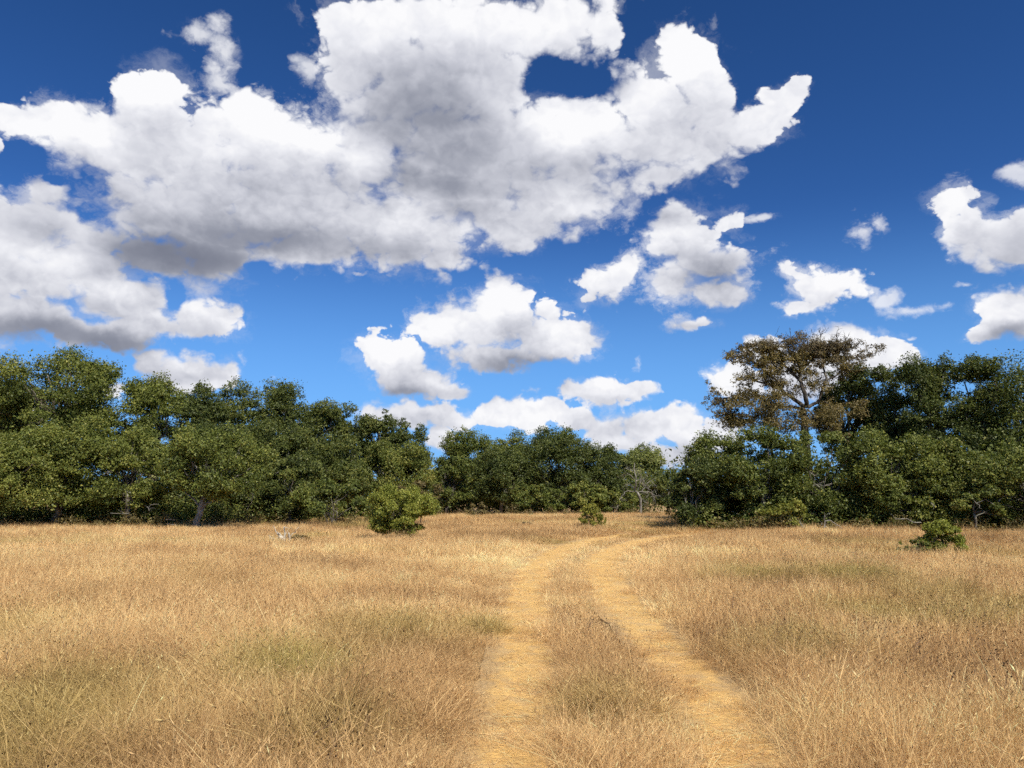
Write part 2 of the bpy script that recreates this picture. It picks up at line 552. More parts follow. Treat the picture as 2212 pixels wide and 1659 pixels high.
# ================================================================== crowns of leaves
def leaves_mesh(name, centres, radii, n, size, mat, rng, tone_c=None, flat=0.75, parent=None, sprig=0.38, shell=0.5, tone_l=0.45, per=9):
    """n leaf faces spread over clumps; every clump is a cloud of sprigs so its edge is uneven and full of gaps"""
    centres = np.asarray(centres, float); radii = np.asarray(radii, float)
    w = radii ** 2.2
    ns = max(len(centres), n // per)                      # sprigs
    ci = rng.choice(len(centres), ns, p=w / w.sum())
    d = rng.normal(0, 1, (ns, 3)); d /= np.linalg.norm(d, axis=1)[:, None]
    d[:, 2] = np.where(d[:, 2] < -0.35, d[:, 2] * 0.5, d[:, 2])
    rr = (shell + (1.08 - shell) * rng.random(ns) ** 0.7) + np.where(rng.random(ns) < 0.16, rng.uniform(0.05, 0.45, ns), 0)
    sc = centres[ci] + d * (radii[ci] * rr)[:, None] * np.array([1, 1, flat])
    sr = radii[ci] * sprig * rng.uniform(0.5, 1.25, ns)
    sr = np.maximum(sr, size * 0.7)
    st = rng.normal(0, 1, ns)
    k = rng.integers(0, ns, n)
    e = rng.normal(0, 0.55, (n, 3))
    pos = sc[k] + e * sr[k][:, None] * np.array([1, 1, 0.8])
    nrm = d[k] * 0.5 + rng.normal(0, 0.85, (n, 3)) + np.array([0, -0.1, 0.4])
    nrm /= np.linalg.norm(nrm, axis=1)[:, None] + 1e-9
    t = rng.normal(0, 1, (n, 3))
    t -= nrm * (t * nrm).sum(1)[:, None]
    t /= np.linalg.norm(t, axis=1)[:, None] + 1e-9
    b = np.cross(nrm, t)
    L = size * rng.uniform(0.6, 1.35, n)[:, None]
    W = L * rng.uniform(0.45, 0.75, n)[:, None]
    V = np.stack([pos + b * W * 0.55 - t * L * 0.4, pos + t * L * 0.6 - nrm * L * 0.1, pos - b * W * 0.55 - t * L * 0.4 + nrm * W * 0.15], 1)
    if tone_c is None:
        tone_c = rng.normal(0, 1, len(centres))
    tone = 0.45 + 0.10 * np.asarray(tone_c)[ci][k] + 0.09 * st[k] + tone_l * 0.42 * rng.normal(0, 1, n)
    z = V[:, :, 2].reshape(-1)
    V = V.reshape(-1, 3)
    V[:, 2] = np.maximum(z, 0.03)
    o = new_mesh(name, V, np.full(n, 3), np.arange(n * 3), mat, {'tone': np.clip(tone, 0, 1)}, parent)
    return link(o)


LEAVES = [0]


def crown_clumps(rng, cx, cy, z0, z1, rx, ry, n, fill=0.25, flat=0.75):
    """clumps filling an uneven, broad-shouldered dome between z0 and z1"""
    C, Rr = [], []
    rz = (z1 - z0) / 2
    while len(C) < n:
        p = rng.uniform(-1, 1, 3)
        q = (abs(p[0]) ** 2.6 + abs(p[1]) ** 2.6 + abs(p[2]) ** (2.2 if p[2] > 0 else 4.0)) ** (1 / 2.6)
        if q > 1 or (q < 0.55 and rng.random() > fill):
            continue
        C.append(p * np.array([rx, ry, rz]))
        Rr.append(math.sqrt(rx * rz) * rng.uniform(0.11, 0.30))
    C, Rr = np.array(C), np.array(Rr)
    for ax, half, f in ((0, rx, 1.0), (1, ry, 1.0), (2, rz, flat)):   # let the clumps' outer edges reach the given size
        lo, hi = (C[:, ax] - Rr * f).min(), (C[:, ax] + Rr * f).max()
        C[:, ax] = (C[:, ax] - lo) / (hi - lo) * 2 * half - half + Rr * f * (2 * half / (hi - lo) - 1) * ((C[:, ax] - lo) / (hi - lo) * 2 - 1)
    return C + np.array([cx, cy, (z0 + z1) / 2]), Rr


def tree(label, box, Y, kind, seed, name='oak_tree', cat='tree', group=None, dens=1.0, clumps=None, lean=0.0, base_px=None, trunk_r=None,
         bark='bark', size=None, deep=0.8, stems=1, pale=0, fill=0.22, flat=0.92, bare=False):
    """box = left, right, top, bottom of the crown in the photograph; Y = metres from the viewer"""
    rng = np.random.default_rng(seed)
    x0, x1, t, b = box
    z1, z0 = z_at(t, Y), max(0.15, z_at(b, Y))
    zc = (z0 + z1) / 2
    X0, X1 = x_at(x0, Y, zc), x_at(x1, Y, zc)
    cx, rx = (X0 + X1) / 2, (X1 - X0) / 2 * 1.08
    ry = rx * deep
    bx = cx + lean if base_px is None else x_at(base_px, Y, 0)
    root = empty(name, (bx, Y, 0))
    tag(root, label, cat, group)
    loc = np.array([bx, Y, 0])
    n = int((clumps or np.clip(20 + 3.3 * rx * (z1 - z0), 20, 100)))
    C, Rr = crown_clumps(rng, cx - bx, 0.0, z0, z1, rx, ry, n, fill, flat)
    size = size or (0.060 + 0.0012 * Y)
    area = 2 * rx * (z1 - z0) * 0.8
    nl = int(dens * 3.9 * area / (size * size * 0.30 * 0.5))
    nl = int(np.clip(nl, 900, 70000))
    LEAVES[0] += nl
    leaves_mesh('crown', C, Rr, nl, size, M[kind], rng, flat=flat, parent=root)
    w = Wood(seed + 1)
    H = z1
    tr = trunk_r or max(0.05, 0.028 * H)
    for s in range(stems):
        off = np.array([0, 0, -0.15]) + (np.array([rng.normal(0, 0.25), rng.normal(0, 0.2), 0]) if stems > 1 else 0)
        fork = np.array([(cx - bx) * 0.55 + rng.normal(0, 0.12 * rx), rng.normal(0, 0.1 * ry), z0 + (z1 - z0) * rng.uniform(0.12, 0.3)])
        P = w.limb(off, fork, tr * (1.25 if stems == 1 else 0.8), tr * 0.75, 0.12, 6, 8)
        order = rng.permutation(n)[: max(5, n // (2 * stems))]
        for k in order:
            q = fork + (C[k] - fork) * rng.uniform(0.75, 1.0)
            L = w.limb(P[rng.integers(3, 7)] if rng.random() < 0.4 else fork, q, tr * rng.uniform(0.32, 0.55), tr * 0.12, 0.22, 5, 5, 0.04)
            w.twigs(L, 3, 0.28 * Rr[k] + 0.35, tr * 0.10, 0, 3)
    w.build('trunk', M[bark], root)
    if pale:                                             # bare, lichen-grey twigs under and in front of the crown
        for q in range((pale + 1) // 2):
            w = Wood(seed * 31 + q)
            k = rng.integers(0, n)
            a = C[k] * np.array([0.8, 1, 0.7]) + np.array([0, -Rr[k] * 0.8, -Rr[k] * 0.3])
            d = np.array([rng.normal(0, 0.8), -rng.uniform(0.3, 1.0), rng.uniform(-0.6, 0.4)])
            L = w.limb(a, a + d * rng.uniform(0.4, 1.0), 0.028, 0.010, 0.3, 4, 4)
            w.twigs(L, 3, 0.45, 0.016, 0, 3)
            w.build('bare_branch', M['grey_wood'], root)
    return root


# ================================================================== ground and track
def axis(lo, hi, mid, step0, grow):
    a = [mid]
    s = step0
    while a[-1] < hi:
        a.append(a[-1] + s); s *= grow
    b = [mid]
    s = step0
    while b[-1] > lo:
        b.append(b[-1] - s); s *= grow
    return np.array(sorted(set(b[1:] + a)))


gx = axis(-1500, 1500, 0.0, 0.30, 1.06)
gy = axis(-300, 2500, 6.0, 0.30, 1.05)
XX, YY = np.meshgrid(gx, gy)
ZZ = relief(XX, YY)
nx_, ny_ = len(gx), len(gy)
ii = np.arange(nx_ * ny_).reshape(ny_, nx_)
quads = np.stack([ii[:-1, :-1], ii[:-1, 1:], ii[1:, 1:], ii[1:, :-1]], -1).reshape(-1, 4)

m, gg = material('dry_thatch')
pos = gg.n('ShaderNodeNewGeometry').outputs['Position']
n1 = gg.noise(pos, 0.35, 5, 0.6)
n2 = gg.noise(gg.v('MULTIPLY', pos, (1, 1, 1)), 22.0, 6, 0.7)
n3 = gg.noise(gg.v('MULTIPLY', pos, (1, 0.25, 1)), 70.0, 3, 0.7)
c = gg.ramp(n1, [(0.3, (.30, .20, .10)), (0.5, (.42, .28, .135)), (0.7, (.52, .36, .18))])
c = gg.mixc(gg.ss(n2, 0.35, 0.7), gg.mixc(1.0, c, (.7, .66, .62, 1), 'MULTIPLY'), c)
c = gg.mixc(gg.ss(n3, 0.5, 0.7, 0.0, 0.6), c, (.46, .33, .17, 1))
p = gg.n('ShaderNodeBsdfPrincipled'); gg.put(p.inputs['Base Color'], c); p.inputs['Roughness'].default_value = 1.0; p.inputs['Specular IOR Level'].default_value = 0.1
bp = gg.n('ShaderNodeBump'); bp.inputs['Strength'].default_value = 0.8; bp.inputs['Distance'].default_value = 0.05
gg.put(bp.inputs['Height'], n2); gg.t.links.new(bp.outputs[0], p.inputs['Normal'])
finish(gg, p.outputs[0])
M['thatch'] = m
ground = link(new_mesh('ground', np.stack([XX, YY, ZZ], -1).reshape(-1, 3), np.full(len(quads), 4), quads.ravel(), M['thatch'], smooth=True))
tag(ground, 'level field of dry tan thatch under the grass', kind='structure')

# the two wheel ruts, from the viewer's feet to where they curve away behind the right-hand trees
RUT_L = [(1085, 2.2), (1098, 3.6), (1108, 5.06)] 
def rut_line(pxs):
    pts = [ground_at(a, b) for a, b in pxs]
    return np.array(pts)
rutL = np.concatenate([[(-0.10, 1.0), (-0.06, 3.0)], rut_line([(1110, 1655), (1128, 1500), (1132, 1400), (1137, 1320), (1146, 1262), (1172, 1215), (1230, 1180), (1320, 1158), (1405, 1148)]), [(9.6, 43.0), (14.0, 45.5), (22.0, 47.0)]])
rutR = np.concatenate([[(1.18, 1.0), (1.32, 3.0)], rut_line([(1608, 1655), (1552, 1530), (1440, 1410), (1372, 1340), (1325, 1285), (1300, 1240), (1300, 1205), (1345, 1180), (1415, 1163)]), [(9.4, 38.0), (14.5, 41.5), (22.0, 43.5)]])


def smooth_line(P, step=0.25):
    P = np.asarray(P)
    for _ in range(3):                                   # corner cutting
        Q = [P[0]]
        for a, b in zip(P[:-1], P[1:]):
            Q += [a * 0.75 + b * 0.25, a * 0.25 + b * 0.75]
        Q.append(P[-1]); P = np.array(Q)
    d = np.concatenate([[0], np.cumsum(np.linalg.norm(np.diff(P, axis=0), axis=1))])
    s = np.arange(0, d[-1], step)
    return np.stack([np.interp(s, d, P[:, 0]), np.interp(s, d, P[:, 1])], 1)


rutL, rutR = smooth_line(rutL), smooth_line(rutR)


def rut_half(y):
    return np.clip(0.27 + 0.014 * (np.asarray(y) - 5), 0.23, 0.66)


def rut_dist(x, y):
    """distance to the nearest rut's middle, in units of that rut's half width"""
    out = np.full(len(x), 1e9)
    for Ln in (rutL, rutR):
        for s in range(0, len(x), 4000):
            xs, ys = x[s:s + 4000], y[s:s + 4000]
            d2 = (xs[:, None] - Ln[None, ::2, 0]) ** 2 + (ys[:, None] - Ln[None, ::2, 1]) ** 2
            j = d2.argmin(1)
            dd = np.sqrt(d2[np.arange(len(xs)), j]) / rut_half(Ln[::2, 1][j])
            out[s:s + 4000] = np.minimum(out[s:s + 4000], dd)
    return out


V, F_, E_, base = [], [], [], 0
for Ln, sd_ in ((rutL, 1), (rutR, 2)):
    tn = np.gradient(Ln, axis=0); tn /= np.linalg.norm(tn, axis=1)[:, None]
    nr = np.stack([tn[:, 1], -tn[:, 0]], 1)
    cols = 15
    for k, (p_, n_) in enumerate(zip(Ln, nr)):
        h = rut_half(p_[1])
        for j in range(cols):
            u = (j / (cols - 1) - 0.5) * 2
            ed = 1.35 + 0.7 * (fbm(k * 0.25, sd_ * 9 + (u > 0) * 5, 0.9, 4) - 0.5)
            q = p_ + n_ * u * h * ed
            z = float(relief(q[0], q[1])) + 0.012 - 0.012 * (1 - u * u) + 0.02 * (vnoise(q[0], q[1], 2.5, 7) - 0.5) * (1 - abs(u)) + 0.016
            V.append((q[0], q[1], z))
            E_.append(abs(u) + 1.2 * max(0.0, (p_[1] - 34) / 9))
    for k in range(len(Ln) - 1):
        for j in range(cols - 1):
            a = base + k * cols + j
            F_ += [a, a + 1, a + cols + 1, a + cols]
    base += len(Ln) * cols
m, gg = material('pale_dirt_and_straw')
pos = gg.n('ShaderNodeNewGeometry').outputs['Position']
n1 = gg.noise(pos, 1.3, 5, 0.6)
n2 = gg.noise(gg.v('MULTIPLY', pos, (0.35, 1.3, 1)), 34.0, 5, 0.7)
n3 = gg.noise(pos, 90.0, 3, 0.6)
c = gg.ramp(n1, [(0.3, (0.616, 0.369, 0.115)), (0.5, (0.770, 0.484, 0.160)), (0.7, (0.880, 0.593, 0.225))])
c = gg.mixc(gg.ss(n2, 0.42, 0.66, 0.6, 0.0), c, (.36, .225, .095, 1))
n4 = gg.noise(pos, 3.5, 4, 0.6)
c = gg.mixc(gg.ss(n4, 0.47, 0.66, 0.0, 0.8), c, (.50, .345, .165, 1))
c = gg.mixc(gg.ss(n3, 0.55, 0.75, 0.0, 0.5), c, (.80, .60, .30, 1))
e = gg.m('ADD', attr(gg, 'edge'), gg.m('MULTIPLY_ADD', gg.noise(pos, 5.0, 6, 0.7), 1.7, -0.85))
thc = gg.ramp(gg.noise(pos, 22.0, 6, 0.7), [(0.3, (.26, .18, .095)), (0.5, (.40, .275, .135)), (0.7, (.52, .36, .18))])
c = gg.mixc(gg.ss(e, 0.42, 0.92), c, thc)
p = gg.n('ShaderNodeBsdfPrincipled'); gg.put(p.inputs['Base Color'], c); p.inputs['Roughness'].default_value = 1.0; p.inputs['Specular IOR Level'].default_value = 0.1
bp = gg.n('ShaderNodeBump'); bp.inputs['Strength'].default_value = 0.7; bp.inputs['Distance'].default_value = 0.03
gg.put(bp.inputs['Height'], n2); gg.t.links.new(bp.outputs[0], p.inputs['Normal'])
finish(gg, p.outputs[0])
M['dirt'] = m
track = link(new_mesh('path', V, np.full(len(F_) // 4, 4), F_, M['dirt'], smooth=True))
_a = track.data.attributes.new('edge', 'FLOAT', 'POINT'); _a.data.foreach_set('value', np.asarray(E_, np.float32))
tag(track, 'two-rut farm track of pale yellow dirt curving to the right', kind='structure')

# ================================================================== grass
def grass_material(name):
    m, gg = material(name)
    tint = attr(gg, 'tint', 'INSTANCER')
    grn = attr(gg, 'green', 'INSTANCER')
    tone = attr(gg, 'tone')
    t = gg.m('ADD', tint, gg.m('MULTIPLY_ADD', tone, 0.55, -0.275))
    c = gg.ramp(t, [(0.0, (0.228, 0.129, 0.062)), (0.25, (0.428, 0.266, 0.124)), (0.5, (0.657, 0.431, 0.207)), (0.75, (0.849, 0.610, 0.303)), (1.0, (0.849, 0.846, 0.457))])
    gc = gg.ramp(t, [(0.0, (.12, .11, .025)), (0.5, (.33, .29, .075)), (1.0, (.58, .50, .18))])
    c = gg.mixc(grn, c, gc)
    p = gg.n('ShaderNodeBsdfDiffuse'); gg.put(p.inputs[0], c)
    tr = gg.n('ShaderNodeBsdfTranslucent'); gg.put(tr.inputs[0], c)
    mx = gg.n('ShaderNodeMixShader'); mx.inputs[0].default_value = 0.25
    gg.t.links.new(p.outputs[0], mx.inputs[1]); gg.t.links.new(tr.outputs[0], mx.inputs[2])
    finish(gg, mx.outputs[0])
    return m


M['grass'] = grass_material('dry_grass')


def blades(rng, n, rad, h0, h1, w, lean, curl, flopped=0.0, seed_heads=0.0):
    """a patch of grass blades, three segments each, tapering; some end in a seed head"""
    r = rad * np.sqrt(rng.random(n)); a = rng.random(n) * 2 * math.pi
    root = np.stack([r * np.cos(a), r * np.sin(a), np.full(n, -0.02)], 1)
    h = rng.uniform(h0, h1, n) * rng.uniform(0.7, 1.0, n)
    th = rng.random(n) * 2 * math.pi
    dirn = np.stack([np.cos(th), np.sin(th), np.zeros(n)], 1)
    ln = np.abs(rng.normal(0, lean, n))
    fl = rng.random(n) < flopped
    ln = np.where(fl, rng.uniform(0.9, 1.9, n), ln)
    cu = np.abs(rng.normal(0, curl, n))
    side = np.stack([-np.sin(th + 0.9), np.cos(th + 0.9), np.zeros(n)], 1)
    ph = rng.random(n) * 2 * math.pi
    side = np.stack([np.cos(ph), np.sin(ph), np.zeros(n)], 1)
    T = [0, 0.38, 0.72, 1.0]
    sh = rng.random(n) < seed_heads
    ws = w * rng.uniform(0.6, 1.4, n)
    pts = []
    for t in T:
        out = dirn * (h * (ln * t + cu * t * t))[:, None]
        up = h * t / np.sqrt(1 + (ln + cu * t) ** 2 * 0.8)
        up = np.where(fl, up * 0.6, up)
        q = root + out; q[:, 2] += up
        pts.append(q)
    wd = [1.0, np.where(sh, 0.8, 0.85), np.where(sh, 0.8, 0.6)]
    V = np.empty((n, 7, 3))
    for k in range(3):
        o = side * (ws * wd[k])[:, None] * 0.5
        V[:, 2 * k] = pts[k] - o; V[:, 2 * k + 1] = pts[k] + o
    V[:, 6] = pts[3]
    f = np.array([0, 1, 3, 2, 2, 3, 5, 4, 4, 5, 6])
    idx = (np.arange(n)[:, None] * 7 + f).ravel()
    cnt = np.tile([4, 4, 3], n)
    tone = np.repeat(np.clip(rng.normal(0.5, 0.22, n), 0, 1), 3)
    VV, II, CC, TT = [V.reshape(-1, 3)], [idx], [cnt], [tone]
    if sh.any():                                         # seed heads: slim double pyramids along the tip
        k = np.where(sh)[0]; mN = len(k)
        tip, d = pts[3][k], pts[3][k] - pts[2][k]
        d /= np.linalg.norm(d, axis=1)[:, None] + 1e-9
        L = rng.uniform(0.03, 0.07, mN)[:, None]
        wv = np.cross(d, [0.3, 0.5, 0.8]); wv /= np.linalg.norm(wv, axis=1)[:, None] + 1e-9
        wu = np.cross(d, wv)
        ww = (ws[k] * 1.1)[:, None]
        H = np.stack([tip - d * L * 0.3, tip + d * L * 0.3 + wv * ww, tip + d * L * 0.3 + wu * ww - wv * ww * 0.5, tip + d * L * 0.3 - wu * ww - wv * ww * 0.5, tip + d * L], 1)
        f = np.array([0, 1, 2, 0, 2, 3, 0, 3, 1, 4, 2, 1, 4, 3, 2, 4, 1, 3])
        II.append((np.arange(mN)[:, None] * 5 + f + n * 7).ravel()); CC.append(np.full(mN * 6, 3)); VV.append(H.reshape(-1, 3))
        TT.append(np.repeat(np.clip(rng.normal(0.62, 0.2, mN), 0, 1), 6))
    return np.concatenate(VV), np.concatenate(CC), np.concatenate(II), np.concatenate(TT)


def proto(colln, name, *args, mat='grass', **kw):
    V, C_, I_, T_ = blades(*args, **kw)
    o = new_mesh(name, V, C_, I_, M[mat], {'tone': T_})
    colln.objects.link(o)                                # a library of shapes for the scatter; not in the scene itself
    return o


def scatter(name, coll, pts, rot, scl, idx, tint, green, label, kind='stuff'):
    me = bpy.data.meshes.new(name)
    me.vertices.add(len(pts))
    me.vertices.foreach_set('co', np.asarray(pts, np.float32).ravel())
    for nm, ty, key, val in (('rot', 'FLOAT_VECTOR', 'vector', rot), ('scl', 'FLOAT_VECTOR', 'vector', scl), ('pick', 'INT', 'value', idx), ('tint', 'FLOAT', 'value', tint), ('green', 'FLOAT', 'value', green)):
        a = me.attributes.new(nm, ty, 'POINT')
        a.data.foreach_set(key, np.asarray(val, np.int32 if ty == 'INT' else np.float32).ravel())
    o = link(bpy.data.objects.new(name, me))
    ng = bpy.data.node_groups.new(name + '_scatter', 'GeometryNodeTree')
    ng.interface.new_socket('Geometry', in_out='INPUT', socket_type='NodeSocketGeometry')
    ng.interface.new_socket('Geometry', in_out='OUTPUT', socket_type='NodeSocketGeometry')
    N = ng.nodes.new
    gi, go = N('NodeGroupInput'), N('NodeGroupOutput')
    ci = N('GeometryNodeCollectionInfo'); ci.inputs['Collection'].default_value = coll
    ci.inputs['Separate Children'].default_value = True; ci.inputs['Reset Children'].default_value = True
    ip = N('GeometryNodeInstanceOnPoints'); ip.inputs['Pick Instance'].default_value = True
    def na(nm, ty):
        a = N('GeometryNodeInputNamedAttribute'); a.data_type = ty; a.inputs['Name'].default_value = nm
        return a.outputs['Attribute']
    er = N('FunctionNodeEulerToRotation')
    L = ng.links.new
    L(na('rot', 'FLOAT_VECTOR'), er.inputs[0])
    L(gi.outputs[0], ip.inputs['Points']); L(ci.outputs[0], ip.inputs['Instance'])
    L(na('pick', 'INT'), ip.inputs['Instance Index']); L(er.outputs[0], ip.inputs['Rotation']); L(na('scl', 'FLOAT_VECTOR'), ip.inputs['Scale'])
    L(ip.outputs[0], go.inputs[0])
    md = o.modifiers.new('scatter', 'NODES'); md.node_group = ng
    return tag(o, label, kind=kind)


grng = np.random.default_rng(5)
LIB = {}
def lib(key, k, make):
    c = bpy.data.collections.new(key)
    for j in range(k):
        make(c, j)
    LIB[key] = (c, k)


rs = lambda s: np.random.default_rng(s)
# near, middle and far patches: fewer but broader blades as they shrink in view
lib('near_grass', 8, lambda c, j: proto(c, 'patch_%02d' % j, rs(100 + j), 150, 0.30, 0.14, 0.46, 0.0028, 0.34, 0.40, 0.26, 0.05))
lib('mid_grass', 8, lambda c, j: proto(c, 'patch_%02d' % j, rs(200 + j), 100, 0.36, 0.16, 0.44, 0.0052, 0.36, 0.42, 0.26, 0.04))
lib('far_grass', 8, lambda c, j: proto(c, 'patch_%02d' % j, rs(300 + j), 70, 0.50, 0.20, 0.46, 0.0120, 0.40, 0.42, 0.25, 0.0))


def field_points(y0, y1, dens):
    xm = 0.65 * y1 * 1.10 + 3
    n = int(dens * 2 * xm * (y1 - y0))
    x = grng.uniform(-xm, xm, n); y = grng.uniform(y0, y1, n)
    k = np.abs(x) < 0.65 * y * 1.10 + 2.5
    return x[k], y[k]


TREE_FRONT = []                                           # filled below: depth of the tree line at a given bearing


def tints(x, y):
    """tone of the grass: pale wind-swept swathes, tan, brown weeds, and greener patches"""
    f = 0.535 + 0.62 * (fbm(x, y, 0.16, 1) - 0.5) * 0.85 + 0.40 * (fbm(x, y, 0.7, 6) - 0.5)
    f = f + 0.04 * np.clip((y - 9) / 18, 0, 1) - 0.10 * np.clip((y - 22) / 20, 0, 1)
    gr = np.clip((fbm(x, y, 0.22, 12) - 0.62) * 3.0, 0, 0.5)
    gr = np.maximum(gr, 0.06)
    for gx_, gy_, rr_, s_ in GREENS:
        gr = np.maximum(gr, s_ * np.clip(1.25 - np.hypot(x - gx_, (y - gy_) * 0.7) / rr_, 0, 1))
    return f, gr


GREENS = [(*ground_at(640, 1490), 0.7, 0.8), (*ground_at(850, 1390), 1.0, 0.5), (*ground_at(1640, 1262), 1.1, 0.7), (*ground_at(1850, 1265), 1.2, 0.75), (*ground_at(1310, 1560), 0.45, 0.4),
          (*ground_at(60, 1600), 0.8, 0.45), (*ground_at(2010, 1310), 1.0, 0.5), (*ground_at(1040, 1370), 0.5, 0.6), (*ground_at(1720, 1430), 0.7, 0.45), (*ground_at(700, 1640), 0.5, 0.5), (*ground_at(1860, 1180), 2.0, 0.4)]


def tilt(x, y, amount):
    """turn each patch at random, then lean it with the wind: mostly towards the right, in swathes"""
    out = []
    sp = grng.uniform(0, 6.283, len(x)); az = 0.3 + 2.2 * (fbm(x, y, 0.06, 15) - 0.5) + grng.normal(0, 0.35, len(x))
    am = np.abs(amount + grng.normal(0, 0.08, len(x)))
    for s_, a_, m_ in zip(sp, az, am):
        ax = Vector((-math.sin(a_), math.cos(a_), 0))
        out.append((Quaternion(ax, m_) @ Quaternion((0, 0, 1), s_)).to_euler()[:])
    return np.array(out)


_m = rutL[:, 1] < 34; _yl, _xl = rutL[_m, 1], rutL[_m, 0]
_m = rutR[:, 1] < 34; _yr, _xr = rutR[_m, 1], rutR[_m, 0]


def grow(key, name, x, y, label, hs=1.0):
    c, k = LIB[key]
    n = len(x)
    rd = rut_dist(x, y)
    gap = (rd - 1.0) * rut_half(y) + 0.16 * (grng.random(n) - 0.5) + 0.40 * (vnoise(x, y, 1.6, 8) - 0.5) + 0.22 * (vnoise(x, y, 4.5, 18) - 0.5)   # metres from the rut's edge
    gap = gap + np.clip((y - 33) / 9, 0, 1) * 0.8
    keep = (gap > 0.04) | (grng.random(n) < 0.04)
    # between the ruts and along their edges the grass is lower and thinner
    x, y, rd, gap = x[keep], y[keep], rd[keep], gap[keep]
    n = len(x)
    strip = (x > np.interp(y, _yl, _xl)) & (x < np.interp(y, _yr, _xr)) & (y < 32)
    hgt = hs * (0.72 + 0.75 * (fbm(x, y, 0.35, 3) - 0.3)) * np.clip(0.30 + np.where((y > 14) & ~strip, 0.42, 1.0) * gap, 0.22, 1.0) * grng.uniform(0.75, 1.25, n)
    wide = np.clip(0.5 + 1.4 * gap, 0.4, 1.0)
    tint, gr = tints(x, y)
    tint = tint + grng.normal(0, 0.11, n) + 0.18 * np.clip(0.5 - gap, 0, 0.5)
    rot = tilt(x, y, 0.10 + 0.62 * np.clip(fbm(x, y, 0.11, 14) - 0.30, 0, 1))
    scl = np.stack([wide * grng.uniform(0.85, 1.15, n)] * 2 + [hgt], 1)
    pts = np.stack([x, y, relief(x, y)], 1)
    return scatter(name, c, pts, rot, scl, grng.integers(0, k, n), np.clip(tint, 0, 1), gr, label)


xa, ya = field_points(2.4, 9.0, 62)
grow('near_grass', 'grass', xa, ya, 'dry tan grass in the near field on both sides of the track')
xa, ya = field_points(9.0, 20.0, 34)
grow('mid_grass', 'grass', xa, ya, 'dry grass across the middle of the field')
xa, ya = field_points(20.0, 66.0, 13)
grow('far_grass', 'grass', xa, ya, 'pale dry grass of the far field up to the trees')

# tall single stems standing over the rest
lib('tall_stems', 8, lambda c, j: proto(c, 'stems_%02d' % j, rs(500 + j), 7, 0.35, 0.50, 0.85, 0.0040, 0.35, 0.30, 0.0, 0.5))
xa, ya = field_points(3.0, 22.0, 3.0)
k_ = vnoise(xa, ya, 0.45, 21) > 0.42
grow('tall_stems', 'grass_stems', xa[k_], ya[k_], 'tall pale grass stems with thin seed heads above the dry grass')

# wind-combed tussocks, paler than the rest
lib('tussock', 8, lambda c, j: proto(c, 'tussock_%02d' % j, rs(600 + j), 130, 0.13, 0.35, 0.70, 0.0040, 0.30, 0.75, 0.0, 0.10))
xa, ya = field_points(3.2, 30.0, 1.5)
k_ = vnoise(xa, ya, 0.30, 23) > 0.45
grow('tussock', 'grass_tussocks', xa[k_], ya[k_], 'pale wind-combed tussocks of longer grass all over the field')
xa = np.concatenate([grng.normal(a, 0.45 * r_, int(16 * r_)) for a, b, r_, s_ in GREENS]); ya = np.concatenate([grng.normal(b, 0.55 * r_, int(16 * r_)) for a, b, r_, s_ in GREENS])
grow('tussock', 'green_tussocks', xa, ya, 'greenish tussocks where the field still holds some green')


def weeds(rng, n, hh):
    """dry brown forbs: forked wiry stems with dark seed heads"""
    V, C_, I_, T_ = [], [], [], []
    b = 0
    def strip(p, q, w):
        nonlocal b
        d = np.array([rng.normal(), rng.normal(), 0]); d /= np.linalg.norm(d) + 1e-9
        V.extend([p - d * w, p + d * w, q + d * w * 0.6, q - d * w * 0.6]); I_.extend([b, b + 1, b + 2, b + 3]); C_.append(4); T_.append(0.25 + 0.2 * rng.random()); b += 4
    def head(p, r):
        nonlocal b
        V.extend([p + np.array(o) * r for o in ((0, 0, 1.2), (1, 0, 0), (-.5, .87, 0), (-.5, -.87, 0), (0, 0, -.9))])
        for f in ((0, 1, 2), (0, 2, 3), (0, 3, 1), (4, 2, 1), (4, 3, 2), (4, 1, 3)):
            I_.extend([b + x_ for x_ in f]); C_.append(3); T_.append(0.0)
        b += 5
    for _ in range(n):
        p = np.array([rng.normal(0, 0.22), rng.normal(0, 0.22), -0.02])
        q = p + np.array([rng.normal(0, 0.06), rng.normal(0, 0.06), hh * rng.uniform(0.5, 0.8)])
        strip(p, q, 0.0022)
        for _ in range(rng.integers(2, 5)):
            t = q + np.array([rng.normal(0, 0.07), rng.normal(0, 0.07), hh * rng.uniform(0.1, 0.35)])
            strip(q, t, 0.0016)
            head(t, rng.uniform(0.004, 0.008))
    return np.array(V), C_, I_, T_


def weed_proto(c, j):
    V, C_, I_, T_ = weeds(rs(700 + j), 13, 0.42)
    c.objects.link(new_mesh('weed_%02d' % j, V, C_, I_, M['weed'], {'tone': T_}))


m, gg = material('dry_brown_weed')
c = gg.ramp(attr(gg, 'tone'), [(0.0, (.028, .018, .013)), (0.2, (.10, .062, .040)), (0.5, (.24, .155, .10))])
p = gg.n('ShaderNodeBsdfDiffuse'); gg.put(p.inputs[0], c); finish(gg, p.outputs[0]); M['weed'] = m
lib('dry_weeds', 6, weed_proto)
xa, ya = field_points(3.6, 20.0, 3.0)
a0 = ground_at(1960, 1500); a1 = ground_at(250, 1420)
k_ = grng.random(len(xa)) < np.clip(1.5 * (vnoise(xa, ya, 0.33, 26) - 0.52) + 1.0 * np.exp(-((xa - a0[0]) ** 2 + (ya - a0[1]) ** 2) / 5.0) + 0.5 * np.exp(-((xa - a1[0]) ** 2 + (ya - a1[1]) ** 2) / 4.0), 0, 1)
grow('dry_weeds', 'dry_weeds', xa[k_], ya[k_], 'wiry brown weeds with small dark seed heads scattered through the grass')

